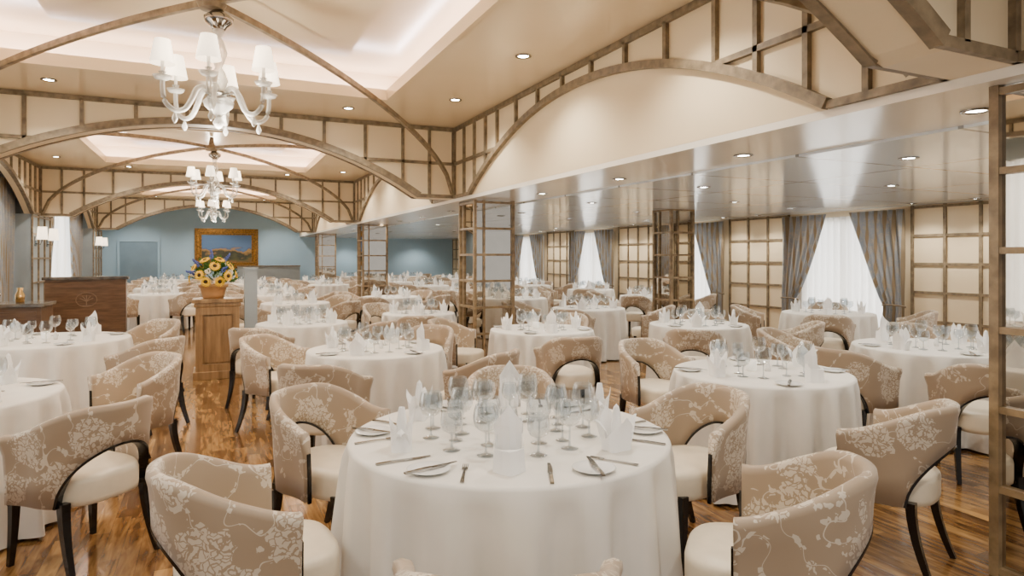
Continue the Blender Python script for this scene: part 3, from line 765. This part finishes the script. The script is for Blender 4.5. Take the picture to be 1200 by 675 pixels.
for i in range(18):
    for off in (0,.17):
        a=2*pi*i/18+off; r1=.074-off*.1
        c_,s_=cos(a),sin(a); px,py=-s_,c_
        v=[(c_*.018,s_*.018,.0),(c_*r1*.6+px*.012,s_*r1*.6+py*.012,.008+off*.05),(c_*r1,s_*r1,.0),(c_*r1*.6-px*.012,s_*r1*.6-py*.012,.008+off*.05)]
        bm.faces.new([bm.verts.new(q) for q in v]).material_index=0
lathe(bm,[(.024,.0),(.023,.010),(.012,.013),(0,.012)],16,1)
sun=tomesh(bm,'sunflower',[M_yel,M_brown])
bm=bmesh.new()
for i in range(34):
    z=random.uniform(-.02,.10); r=.022*(1-max(0,z)/.12); a=random.random()*6.28; c=Vector((r*cos(a),r*sin(a),z))
    bmesh.ops.create_icosphere(bm,subdivisions=1,radius=.010,matrix=Matrix.Translation(c))
delp=tomesh(bm,'delphinium',M_blue); bm=bmesh.new()
for i in range(34):
    c=Vector((random.gauss(0,1),random.gauss(0,1),random.gauss(0,1))).normalized()*.03
    bmesh.ops.create_icosphere(bm,subdivisions=1,radius=.011,matrix=Matrix.Translation(c))
hyd=tomesh(bm,'hydrangea',M_pink)
def aim(a,e,r,z0=.26):
    d=Vector((cos(a)*cos(e),sin(a)*cos(e),sin(e)))
    return Matrix.Translation(Vector((0,0,z0))+Vector((d.x*r,d.y*r,d.z*r)))@d.to_track_quat('Z','Y').to_matrix().to_4x4()
for a,e in ((-2.2,.15),(-1.5,.6),(-.9,.1),(-2.8,.5),(-.5,.6),(.8,.3),(2.0,.3),(-2.3,1.0),(-3.1,-.05),(-.2,.1),(-1.9,-.15),(-1.0,1.05),(-1.3,-.15)): P.append(('sunflower',sun,aim(a,e,.27)))
for a,e in ((-1.9,1.35),(-2.55,.7),(.2,1.0),(-1.1,.4),(-2.6,.25)): P.append(('delphinium',delp,aim(a,e,.27)))
for a,e in ((-1.85,.38),(-.6,.3),(-3.0,.2),(.5,.7)): P.append(('hydrangea',hyd,aim(a,e,.25)))
place('flower_arrangement',P,(.02,9.15,1.001),0,'terracotta pot of sunflowers with blue and white blooms','flowers')
# ------------------------------------------------------------------ host station
P=[]
bm=bmesh.new(); box(bm,-.58,.58,-.25,.25,.0,1.14); P.append(('body',tomesh(bm,'body',M_walnut),None))
bm=bmesh.new(); box(bm,-.62,.62,-.29,.29,1.14,1.19); P.append(('counter_top',tomesh(bm,'counter_top',M_marble,bevel=.008),None))
bm=bmesh.new(); box(bm,-.60,.60,-.27,.27,0,.09); P.append(('plinth',tomesh(bm,'plinth',M_walnut),None))
bm=bmesh.new()
def ell(cx,cz,a,b,r=.006,n=28): tube(bm,[(cx+a*cos(2*pi*i/n),-.254,cz+b*sin(2*pi*i/n)) for i in range(n+1)],r,6)
ell(0,.80,.15,.12,.006)
for i in range(5):
    a=pi*(i+.5)/5; tube(bm,[(.0,-.254,.77),(.06*cos(a),-.254,.79+.05*sin(a)),(.10*cos(a),-.254,.80+.075*sin(a))],.007,6)
tube(bm,[(0,-.254,.79),(0,-.254,.70)],.007,6); tube(bm,[(-.07,-.254,.70),(.07,-.254,.70)],.006,6)
P.append(('emblem',tomesh(bm,'emblem',M_emb),None))
place('host_station',P,(-1.95,13.3,0),D(4),'mid-brown walnut host station with round tree emblem','host stand')
P=[]
bm=bmesh.new(); box(bm,-.7,.7,-.28,.28,.0,.86); P.append(('body',tomesh(bm,'body',M_walnut),None))
bm=bmesh.new(); box(bm,-.74,.74,-.31,.31,.86,.91); P.append(('counter_top',tomesh(bm,'counter_top',M_marble,bevel=.008),None))
for x in (-.35,.35):
    bm=bmesh.new(); box(bm,x-.30,x+.30,-.295,-.2805,.12,.80); P.append(('door',tomesh(bm,'door',M_walnut,bevel=.004),None))
place('sideboard',P,(-2.75,10.8,0),D(-3),'low brown walnut sideboard with dark marble top','cabinet')
bm=bmesh.new(); lathe(bm,[(0,0),(.12,0),(.17,.05),(.19,.12),(.18,.125),(.15,.20),(.05,.24),(.02,.25),(.025,.28),(0,.29)],28)
obj('serving_dish',tomesh(bm,'serving_dish',M_steel,True),(-2.75,10.75,.912),0,'domed polished steel serving dish on sideboard','serving dish')
bm=bmesh.new(); lathe(bm,[(0,0),(.05,0),(.055,.1),(.03,.16),(.035,.2),(0,.2)],20); obj('brass_jug',tomesh(bm,'brass_jug',M_brass,True),(-2.35,10.75,.912),0,'small brass jug on sideboard','jug')
bm=bmesh.new(); box(bm,.9,3.2,27.05,27.15,0,1.15,0); box(bm,.88,3.22,27.03,27.17,1.15,1.19,1)
obj('low_partition',tomesh(bm,'low_partition',[M_grey,M_taupe]),(0,0,0),0,'low grey-blue partition with wooden cap','partition')
bm=bmesh.new(); W,H=.90,.54
box(bm,-W,W,-.03,.0,-H,H); cv=tomesh(bm,'canvas',M_paint)
bm=bmesh.new()
for b0,b1,dp in ((0,.07,.05),(.07,.18,.10),(.18,.25,.06)):
    box(bm,-W-b1,W+b1,-dp,0,H+b0,H+b1); box(bm,-W-b1,W+b1,-dp,0,-H-b1,-H-b0); box(bm,-W-b1,-W-b0,-dp,0,-H-b0,H+b0); box(bm,W+b0,W+b1,-dp,0,-H-b0,H+b0)
gf=tomesh(bm,'frame',M_gold,bevel=.012)
place('painting',[('canvas',cv,None),('frame',gf,None)],(.55,YF-.005,1.85),0,'landscape painting in ornate gilt frame on blue wall','painting')
# ------------------------------------------------------------------ world + camera
w=bpy.data.worlds.new('World'); S.world=w; w.use_nodes=True
w.node_tree.nodes['Background'].inputs['Color'].default_value=(1,.96,.91,1); w.node_tree.nodes['Background'].inputs['Strength'].default_value=.9
cam=bpy.data.cameras.new('camera'); co=bpy.data.objects.new('camera',cam); COL.objects.link(co); S.camera=co
cam.sensor_width=36; cam.lens=36*760/1200; cam.shift_y=-(337.5-301)/1200
co.location=(0,0,1.53); co.rotation_euler=(pi/2,0,D(-TH)); cam.clip_start=.05
